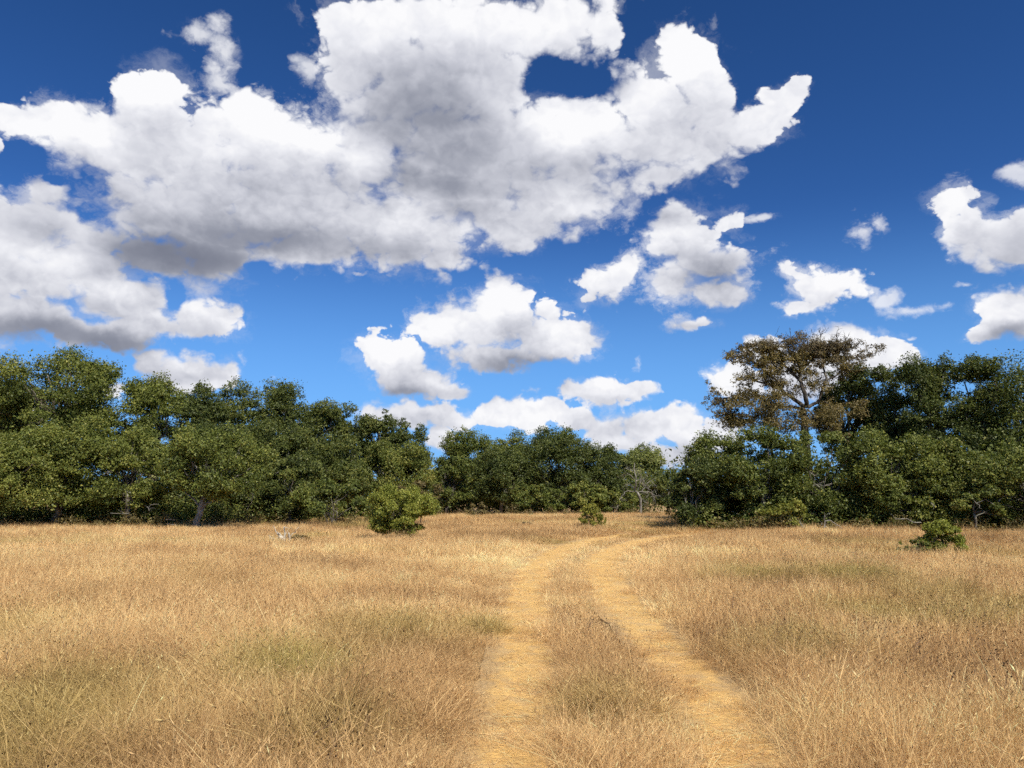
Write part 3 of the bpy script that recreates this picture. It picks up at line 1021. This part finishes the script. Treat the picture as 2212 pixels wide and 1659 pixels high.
# straw lying on the ruts
lib('straw', 6, lambda c, j: proto(c, 'straw_%02d' % j, rs(400 + j), 46, 0.28, 0.05, 0.20, 0.0045, 1.6, 0.6, 1.0, 0.0))
px_, py_, st_ = [], [], []
for Ln in (rutL, rutR):
    for p_ in Ln:
        if p_[1] > 40 or p_[1] < 2:
            continue
        h = rut_half(p_[1])
        for _ in range(int(np.clip(5 - p_[1] * 0.16, 1, 5))):
            px_.append(p_[0] + grng.uniform(-1.3, 1.3) * h); py_.append(p_[1] + grng.uniform(-0.2, 0.2))
px_, py_ = np.array(px_), np.array(py_)
n = len(px_)
sc_ = np.stack([grng.uniform(0.8, 1.2, n)] * 2 + [grng.uniform(0.10, 0.35, n)], 1)
scatter('straw_litter', LIB['straw'][0], np.stack([px_, py_, relief(px_, py_) + 0.02], 1), np.stack([np.zeros(n), np.zeros(n), grng.uniform(0, 6.28, n)], 1), sc_, grng.integers(0, 6, n),
        np.clip(grng.normal(0.62, 0.22, n), 0, 1), np.zeros(n), 'loose broken straw lying on the two ruts of the track')

# ================================================================== the trees, left wood
BK = 'oaks at the back of the left wood'
tree('tall oak at the left edge, its crown cut by the picture border', (-170, 62, 792, 985), 49, 'mid', 1)
tree('tallest olive-green oak of the left wood, sky showing under its left limbs', (-15, 250, 757, 965), 46, 'olive', 2, base_px=150, pale=6)
tree('narrow oak just right of the tallest left oak, below a small cloud', (252, 388, 804, 1030), 47, 'olive', 3, base_px=320, pale=5)
tree('dark oak whose flat top starts right of the narrow oak', (365, 485, 824, 1060), 55, 'dark', 4)
tree('dark oak with the highest bump on the long dark ridge of crowns', (450, 572, 817, 1060), 57, 'dark', 5)
tree('dark oak where the left ridge of crowns begins to slope down', (548, 668, 820, 1060), 58, 'dark', 6)
tree('dark oak on the sloping left ridge, above the broad rounded shrub', (640, 748, 866, 1060), 60, 'dark', 7)
tree('dark oak with two small leafy tufts on the sloping ridge', (708, 806, 868, 1060), 61, 'dark', 8)
tree('dark oak above the solitary bush, third from the ridge end', (778, 858, 882, 1060), 61, 'dark', 9)
tree('slim oak with sky between its stems, at the end of the left ridge', (832, 928, 904, 1045), 58, 'dark', 10, dens=0.9, stems=2)
tree('low dark crown filling the gap behind the pale leaning trunk', (372, 560, 915, 1105), 50, 'dark', 11, pale=4)
tree('low dark oak right of the pale leaning trunk, deep shade beneath it', (525, 690, 905, 1100), 51, 'dark', 12, pale=6)
tree('dark oak behind the broad rounded shrub', (640, 800, 935, 1095), 54, 'dark', 13, pale=3)
tree('dark oak directly behind the solitary bush', (765, 935, 950, 1095), 56, 'mid', 14)
tree('small oak with two short dark stems at the right end of the left wood', (925, 1018, 985, 1098), 64, 'mid', 15, stems=2, bark='bark_dark', dens=1.1)
tree('olive oak crown at the left border, reaching down to the grass', (-180, 115, 930, 1120), 40, 'olive', 16, pale=4)
tree('round-topped olive oak at the far left front, below the tallest oak', (15, 240, 893, 1105), 42, 'olive', 17, pale=5)
tree('olive oak with a yellowing patch, below the narrow oak', (195, 375, 922, 1112), 42, 'olive', 18, pale=8)
lt = tree('light green oak on a pale leaning trunk at the wood edge', (352, 575, 916, 1090), 40.5, 'olive', 19, base_px=419, trunk_r=0.15, pale=10, bark='grey_wood')
tree('dark shaded oak left of the broad rounded shrub', (555, 690, 985, 1118), 46, 'dark', 20)

# ------------------------------------------------------------------ middle wood, across the field
tree('pale-topped oak at the left end of the far middle wood', (938, 1085, 925, 1095), 76, 'mid', 21)
tree('small round oak top poking up left of the big dark oak', (1056, 1146, 930, 1095), 84, 'mid', 22)
tree('dark oak with low spreading sides left of the big far oak', (1008, 1150, 965, 1105), 71, 'dark', 23, dens=1.1)
tree('biggest dark oak of the far middle wood, with the highest dome', (1112, 1292, 922, 1100), 73, 'dark', 24, dens=1.1)
tree('dark oak on the right shoulder of the big far oak', (1235, 1345, 985, 1100), 74, 'dark', 25)
tree('small dark oak top left of the pale green tree', (1288, 1352, 957, 1095), 82, 'dark', 26)
tree('pale green tree behind the grey dead tree', (1322, 1440, 960, 1095), 80, 'light', 27)
tree('dark oak at the foot of the gap between the woods', (1398, 1490, 1012, 1095), 70, 'dark', 28)
tree('olive shrub at the left end of the far shrub row', (1108, 1186, 1046, 1108), 66, 'mid', 29, 'shrub', 'shrub', stems=3, dens=1.1)
tree('dull green shrub in the middle of the far shrub row', (1168, 1242, 1052, 1108), 66, 'olive', 30, 'shrub', 'shrub', stems=3, dens=1.1)
tree('bright green shrub behind the little juniper', (1226, 1312, 1040, 1108), 65, 'olive', 31, 'shrub', 'shrub', stems=3)
tree('dark shrub between the bright shrub and the grey dead tree', (1300, 1374, 1054, 1108), 66, 'mid', 32, 'shrub', 'shrub', stems=3)

# ------------------------------------------------------------------ right wood
tree('dark oak at the left tip of the right wood, beside the track', (1442, 1560, 985, 1142), 40, 'dark', 41, dens=1.2)
tree('oak with a pointed tuft on top near the left tip of the right wood', (1478, 1612, 930, 1135), 42, 'mid', 42, pale=3)
tree('broad green oak in front of the withering oak', (1568, 1726, 918, 1140), 39, 'mid', 43, pale=4)
tree('green oak in front of the withering oak, right of its trunk', (1690, 1858, 930, 1145), 39, 'mid', 44, pale=6)
tree('dark green oak close to the right side of the withering oak', (1768, 1892, 788, 985), 48, 'dark', 45)
tree('dark oak with ragged top below the white cloud, right of the withering oak', (1868, 1985, 790, 1060), 46, 'dark', 46)
tree('tall dark oak of the right wood with an open lacy top', (1950, 2078, 766, 1075), 44, 'dark', 47)
tree('tall dark oak with a small tuft sticking up, second from the right border', (2058, 2165, 764, 1085), 43, 'dark', 48, pale=6)
tree('tall dark oak cut by the right border', (2132, 2390, 766, 1085), 42, 'mid', 49, pale=4)
tree('olive oak with sunlit rounded top in the middle of the right wood', (1838, 2015, 925, 1140), 38, 'olive', 50, pale=5)
tree('shady oak behind the small field shrub on the right', (1985, 2140, 945, 1150), 37.5, 'mid', 51, pale=8)
tree('leafy oak cut by the right border, branches down to the grass', (2092, 2400, 950, 1160), 36, 'mid', 52, pale=8)
tree('low leafy bough reaching out over deep shade at the right', (2050, 2168, 1052, 1118), 35, 'mid', 53, 'young_oak', 'tree', clumps=12, deep=0.6)

print('LEAVES', LEAVES[0])

# ------------------------------------------------------------------ thickets under the trees
def band(name, pxs, depth, n, size, mat, seed, h, label, dz=0.0):
    """brush filling the floor of a wood along a line given by bearing and distance"""
    rng = np.random.default_rng(seed)
    a = np.array(pxs, float)
    t = rng.uniform(a[0, 0], a[-1, 0], max(40, n // 130))
    Y = np.interp(t, a[:, 0], a[:, 1]) + rng.uniform(depth[0], depth[1], len(t))
    X = np.array([x_at(p_, y_, 1.0) for p_, y_ in zip(t, Y)])
    hh = h * rng.uniform(0.3, 1.0, len(t))
    C = np.stack([X, Y, hh * rng.uniform(0.2, 0.8, len(t)) + dz], 1)
    LEAVES[0] += n
    o = leaves_mesh(name, C, np.maximum(hh * 0.55, 0.25), n, size, M[mat], rng)
    return tag(o, label, kind='stuff')


band('undergrowth', [(-180, 44), (400, 45), (600, 49), (800, 54), (930, 60)], (2.0, 9), 60000, 0.20, 'dark', 701, 4.0, 'dark brush filling the floor of the left wood')
band('undergrowth', [(930, 76), (1110, 73), (1300, 75), (1410, 73)], (0, 6), 34000, 0.24, 'dark', 702, 4.6, 'dark brush filling the floor of the far middle wood')
band('undergrowth', [(1520, 43), (1700, 41), (2000, 40), (2400, 38)], (0.5, 6), 56000, 0.19, 'dark', 703, 4.2, 'dark brush filling the floor of the right wood')
band('undergrowth', [(-180, 43), (380, 43), (600, 46), (800, 50), (930, 57)], (-0.6, 2.5), 26000, 0.12, 'mid', 707, 1.5, 'low scrub growing along the edge of the left wood')
band('undergrowth', [(1470, 40), (1700, 38.5), (2000, 37), (2400, 35)], (-0.4, 2.5), 22000, 0.12, 'mid', 708, 1.5, 'low scrub growing along the edge of the right wood')
band('weeds', [(-80, 42), (380, 42.5), (600, 46), (800, 49), (930, 56)], (-2.2, 0.3), 14000, 0.085, 'dull', 704, 0.9, 'low brownish weeds along the foot of the left wood')
band('weeds', [(1470, 39), (1700, 37.5), (2000, 36.5), (2300, 34.5)], (-1.4, 0.6), 11000, 0.085, 'dull', 705, 0.8, 'low brownish weeds along the foot of the right wood')
band('weeds', [(930, 64), (1110, 63), (1300, 63), (1450, 66)], (-1.0, 1.5), 4500, 0.13, 'dull', 706, 0.9, 'low dull weeds along the foot of the far middle wood')


# ------------------------------------------------------------------ wood drawn limb by limb
def crop_world(pts, ox, oy, s, Y, rng=None, dep=0.0):
    out = []
    for k, (a, b) in enumerate(pts):
        px, py = (ox + a / s) / 1.8228, (oy + b / s) / 1.8228
        y = Y + (rng.normal(0, dep) if rng is not None and k else 0)
        z = z_at(py, Y)
        out.append((x_at(px, Y, z), y, z))
    return np.array(out)


def drawn(w, P, r0, r1, sides=6):
    """a limb through given points, filled in and slightly crooked"""
    P = np.asarray(P)
    Q = [P[0]]
    for a, b in zip(P[:-1], P[1:]):
        L = np.linalg.norm(b - a)
        for t in (0.34, 0.67):
            Q.append(a + (b - a) * t + w.rng.normal(0, 0.035 * L, 3))
        Q.append(b)
    Q = np.array(Q)
    w.tube(Q, np.linspace(r0, r1, len(Q)), sides)
    return Q


# the grey dead tree
DY = 62.0
rng = np.random.default_rng(61)
cw = lambda p: crop_world(p, 2400, 1780, 6.637, DY, rng, 0.25)
b0_ = cw([(815, 1450)])[0]
dead = tag(empty('dead_tree', (b0_[0], DY, 0)), 'leafless grey dead tree with crooked hanging branches at the far side of the field', 'tree')
off = np.array([b0_[0], DY, 0])
w = Wood(62)
tp = cw([(815, 1450), (805, 1240), (745, 1110), (680, 1010), (676, 850), (665, 650), (645, 430), (665, 290)])
tp = np.concatenate([[[b0_[0] + 0.03, DY, -0.1]], tp])
P = drawn(w, tp - off, 0.11, 0.025, 7)
w.build('trunk', M['grey_wood'], dead)
for pts, r in (
        ([(645, 705), (520, 590), (480, 565), (380, 610)], .045), ([(615, 545), (560, 480), (460, 440), (370, 420)], .035), ([(645, 925), (560, 850), (500, 830), (410, 855)], .04),
        ([(680, 660), (760, 585), (730, 520), (690, 500)], .03), ([(690, 750), (830, 710), (890, 900)], .04), ([(735, 1005), (790, 780), (830, 640), (800, 600)], .05),
        ([(845, 1035), (920, 920), (1000, 800), (1080, 745)], .05), ([(925, 905), (850, 735), (880, 680)], .035), ([(770, 1040), (1000, 1040), (1180, 1110), (1245, 1150)], .05),
        ([(1000, 1055), (1010, 1120), (930, 1200)], .03), ([(1080, 1075), (1140, 1160), (1180, 1330)], .03), ([(805, 1190), (900, 1250), (970, 1350)], .03),
        ([(640, 1045), (500, 1010), (400, 1040), (310, 1180), (240, 1250)], .04), ([(1100, 770), (1180, 850), (1190, 960)], .022), ([(1000, 650), (985, 590), (955, 540)], .022), ([(970, 940), (1020, 935), (1065, 885)], .025)):
    w = Wood(int(r * 1000) + pts[0][0])
    L = drawn(w, cw(pts) - off, r, r * 0.4, 5)
    w.twigs(L, 5, 0.55, r * 0.35, 1, 3, 1.0, -0.25)
    w.build('branch', M['grey_wood'], dead)

# the tall withering oak
WY = 46.0
rng = np.random.default_rng(63)
cw = lambda p, d=0.35: crop_world(p, 2800, 1300, 3.16, WY, rng, d)
off = cw([(1180, 1280)])[0]; off[2] = 0
wo = tag(empty('oak_tree', off), 'tall withering oak with reddish-brown top and dark bare limbs against the cloud', 'tree')
w = Wood(64)
P = drawn(w, np.concatenate([[[off[0] + 0.1, WY, -0.15]], cw([(1172, 1300), (1185, 1100), (1190, 950)])]) - off, 0.24, 0.18, 9)
w.build('trunk', M['bark_dark'], wo)
LIMBS = [([(1190, 955), (1120, 800), (1100, 620), (1130, 520), (1190, 380), (1200, 230), (1205, 110)], .135), ([(1165, 960), (1000, 800), (900, 690), (760, 665), (600, 625), (500, 600), (375, 590)], .12),
         ([(1100, 620), (1000, 520), (900, 430), (810, 380), (700, 260), (640, 140)], .09), ([(900, 430), (860, 260), (800, 180), (770, 120)], .06), ([(1130, 520), (1060, 380), (960, 220), (1000, 120)], .07),
         ([(1210, 960), (1380, 860), (1420, 600), (1440, 430), (1470, 290), (1490, 200)], .10), ([(1440, 430), (1530, 340), (1555, 240), (1530, 110), (1540, 60)], .06), ([(1555, 250), (1640, 200), (1700, 165), (1760, 185)], .035),
         ([(1150, 985), (1000, 940), (850, 960), (700, 1010), (520, 1080), (400, 1050), (250, 1040), (120, 1060)], .09), ([(850, 960), (650, 850), (450, 800), (250, 830), (90, 860)], .06), ([(900, 690), (750, 560), (560, 430), (380, 330), (320, 300)], .07),
         ([(760, 560), (640, 360), (560, 230), (500, 170)], .05), ([(1440, 430), (1380, 300), (1400, 180), (1390, 70)], .05), ([(1400, 880), (1560, 960), (1700, 1030), (1800, 1000)], .06), ([(1420, 640), (1560, 560), (1720, 420), (1850, 280)], .05),
         ([(1200, 980), (1290, 1090), (1360, 1190), (1500, 1260)], .05), ([(300, 1050), (330, 1110), (300, 1170)], .03), ([(1190, 380), (1280, 280), (1300, 120)], .05)]
tips = []
for q, (pts, r) in enumerate(LIMBS):
    w = Wood(640 + q)
    L = drawn(w, cw(pts) - off, r, 0.018, 6)
    tw = w.twigs(L, 18, 0.66, 0.022, 1, 3, 1.0, 0.15)
    tips += [T_[-1] for T_ in tw]
    w.build('branch', M['bark_dark'], wo)
tips = np.array(tips)
tips = tips[tips[:, 2] < z_at(740, WY)]


def ell(lst, s0):
    C, Rr = [], []
    for a, b, ra, rb, n in lst:
        for _ in range(n):
            while True:
                u, v_ = rng.uniform(-1, 1, 2)
                if u * u + v_ * v_ < 1:
                    break
            C.append(cw([(a + u * ra, b + v_ * rb)])[0] - off + np.array([0, rng.normal(0, 0.7), 0]))
            Rr.append(s0 * rng.uniform(0.7, 1.3))
    return np.array(C), np.array(Rr)


hgt = tips[:, 2] + 0.12 * tips[:, 0]
hi_t = tips[hgt > np.quantile(hgt, 0.70)]
lo_t = tips[hgt <= np.quantile(hgt, 0.75)]
C, Rr = ell([(1130, 190, 230, 120, 20), (960, 130, 150, 90, 10), (850, 330, 90, 50, 6), (420, 330, 110, 80, 7), (620, 250, 120, 90, 6), (160, 890, 70, 50, 4), (1880, 300, 150, 90, 9), (1300, 250, 150, 130, 8), (1340, 480, 110, 110, 5)], 0.33)
C = np.concatenate([C, hi_t]); Rr = np.concatenate([Rr, np.full(len(hi_t), 0.24)])
cr = leaves_mesh('crown', C, Rr, 26000, 0.085, M['brown'], rng, parent=wo, shell=0.2, sprig=0.5)
cr['label'] = 'reddish-brown withered leaves'
C, Rr = ell([(650, 420, 200, 160, 12), (800, 620, 130, 90, 10), (1020, 440, 120, 120, 9), (520, 820, 240, 90, 14), (350, 950, 230, 90, 12), (800, 860, 150, 80, 12), (640, 1090, 200, 70, 9), (920, 1180, 220, 80, 14), (1200, 640, 90, 160, 9), (1330, 640, 90, 160, 8), (960, 1000, 160, 60, 6), (1300, 1050, 130, 120, 9), (680, 1150, 230, 70, 16), (1060, 1130, 140, 90, 12), (700, 980, 200, 70, 12), (1450, 1100, 160, 90, 12)], 0.40)
C = np.concatenate([C, lo_t]); Rr = np.concatenate([Rr, np.full(len(lo_t), 0.26)])
leaves_mesh('crown', C, Rr, 62000, 0.09, M['dull'], rng, parent=wo, shell=0.2, sprig=0.45)['label'] = 'dull olive leaves of the lower boughs'

# ------------------------------------------------------------------ shrubs
tree('round yellow-green bush standing alone left of the track', (800, 938, 1047, 1161), 31, 'bush', 71, 'bush', 'bush', stems=4, size=0.064, clumps=60, dens=2.0, trunk_r=0.035, fill=0.6, deep=0.9)
tree('brownish-olive shrub peeping out behind the solitary bush', (852, 950, 1040, 1098), 45, 'dull', 72, 'shrub', 'shrub', stems=3, trunk_r=0.04, size=0.11)
tree('broad rounded shrub at the foot of the left wood, left of the solitary bush', (640, 796, 1034, 1122), 44, 'mid', 73, 'shrub', 'shrub', stems=4, clumps=30, size=0.13, trunk_r=0.05)
tree('yellow-green shrub at the foot of the right wood, below the withering oak', (1640, 1738, 1078, 1146), 37, 'yellow', 74, 'shrub', 'shrub', stems=4, trunk_r=0.03, size=0.11)
tree('leafy shrub leaning over in the grass near the right border', (1983, 2072, 1124, 1200), 23, 'bush', 75, 'shrub', 'shrub', stems=4, trunk_r=0.025, size=0.055, clumps=44, dens=2.3, fill=0.6)
tree('low olive scrub with dry twigs, left of the leaning shrub near the right border', (1945, 2005, 1166, 1206), 22.6, 'olive', 76, 'shrub', 'shrub', stems=3, trunk_r=0.012, size=0.05, clumps=16, dens=0.9)
tree('tiny dull shrub before the far wood, right of the solitary bush', (1010, 1046, 1086, 1116), 60, 'dull', 77, 'shrub', 'shrub', stems=2, trunk_r=0.03, size=0.12, clumps=10)
tree('low brown twiggy weed beside the bleached dead wood', (628, 668, 1156, 1182), 29, 'dull', 78, 'weed', 'weed', stems=5, trunk_r=0.015, size=0.05, clumps=14, dens=0.22)
tree('grey dry weed clump in the grass at the lower left', (440, 492, 1368, 1412), 9.2, 'brown', 79, 'weed', 'weed', stems=8, trunk_r=0.006, size=0.022, clumps=16, dens=0.10)
tree('small dark weed out in the field between bush and juniper', (1130, 1147, 1129, 1143), 44, 'brown', 80, 'weed', 'weed', stems=3, trunk_r=0.02, size=0.08, clumps=6)

# the little juniper beyond the bend of the track: a ragged cone
JY = 41.0
rng = np.random.default_rng(81)
jx = x_at(1276, JY, 0)
jun = tag(empty('juniper', (jx, JY, 0)), 'small ragged juniper, pale yellow-green, beyond the bend of the track', 'juniper')
C, Rr = [], []
for k in range(64):
    t = rng.random()
    z = 0.15 + 1.16 * t
    r = 0.66 * (1 - t ** 1.7) + 0.12
    a = rng.random() * 6.28
    q = rng.uniform(0.4, 1.0)
    C.append((r * q * math.cos(a) + 0.05, r * q * math.sin(a), z)); Rr.append(rng.uniform(0.10, 0.19))
leaves_mesh('crown', C, Rr, 5200, 0.075, M['juniper'], rng, parent=jun, flat=1.1)
w = Wood(82)
P = w.limb((0, 0, -0.1), (0.04, 0, 1.0), 0.05, 0.015, 0.05, 5, 6)
w.twigs(P, 12, 0.5, 0.014, 0, 4)
w.build('trunk', M['bark'], jun)

# ------------------------------------------------------------------ dead wood on the ground
def wood_thing(name, label, cat, mat, Y, ox, oy, s, limbs, seed, base, tw=3, dep=0.1, group=None):
    rng = np.random.default_rng(seed)
    px, py = (ox + base[0] / s) / 1.8228, (oy + base[1] / s) / 1.8228
    o0 = np.array([x_at(px, Y, 0), Y, 0])
    zb = z_at(py, Y)
    root = tag(empty(name, o0), label, cat, group)
    for q, (pts, r) in enumerate(limbs):
        w = Wood(seed + q)
        P = crop_world(pts, ox, oy, s, Y, rng, dep) - o0
        P[:, 2] -= min(zb, zb)                            # the foot stands on the soil
        P[:, 2] = np.maximum(P[:, 2], -0.02)
        L = drawn(w, P, r, r * 0.45, 6)
        if tw:
            w.twigs(L, tw, 8 * r, r * 0.35, 0, 3)
        w.build('branch', M[mat], root)
    return root


wood_thing('dead_branch', 'bleached white forked dead wood lying in the grass at the left', 'dead wood', 'bone_wood', 28.5, 1000, 2000, 5.53,
           [([(700, 800), (620, 640), (560, 590), (505, 545)], .075), ([(705, 790), (640, 650), (540, 535)], .045), ([(672, 780), (655, 560), (650, 410)], .045), ([(760, 800), (780, 640), (785, 535)], .06), ([(640, 760), (480, 700), (350, 645), (330, 600)], .03), ([(680, 770), (600, 680), (500, 635)], .035)], 83, (690, 800), 2)
wood_thing('dead_branch', 'bare pale branch bent like a hook in front of the right wood', 'dead wood', 'grey_wood', 36.0, 3050, 2000, 7.373,
           [([(1400, 760), (1390, 600), (1440, 350), (1405, 220)], .035), ([(1430, 330), (1480, 220), (1540, 140)], .018), ([(1445, 385), (1600, 350), (1740, 430), (1840, 500), (1940, 580)], .03), ([(1490, 420), (1480, 520), (1560, 610), (1740, 690)], .03), ([(1390, 480), (1340, 420), (1320, 490)], .016), ([(1400, 700), (1330, 690), (1220, 690)], .02)], 84, (1400, 760), 4)
wood_thing('dead_branch', 'thin pale branch slanting up left of the hooked branch, before the right wood', 'dead wood', 'grey_wood', 36.2, 3050, 2000, 7.373,
           [([(1090, 760), (970, 680), (800, 560), (740, 450), (700, 380)], .028), ([(800, 560), (820, 500), (860, 490)], .014)], 85, (1090, 760), 3)
wood_thing('fallen_branch', 'two-stick fallen branch, whitish, in shade left of the leaning trunk', 'dead wood', 'grey_wood', 40.3, 600, 1700, 4.15,
           [([(230, 1390), (300, 1380), (370, 1392)], .035), ([(240, 1455), (310, 1475), (375, 1470)], .03)], 86, (300, 1560), 1)
wood_thing('fallen_branch', 'short fallen stick lying at the foot of the leaning trunk', 'dead wood', 'grey_wood', 39.0, 600, 1700, 4.15,
           [([(710, 1512), (770, 1508), (835, 1516)], .03)], 87, (770, 1560), 1)
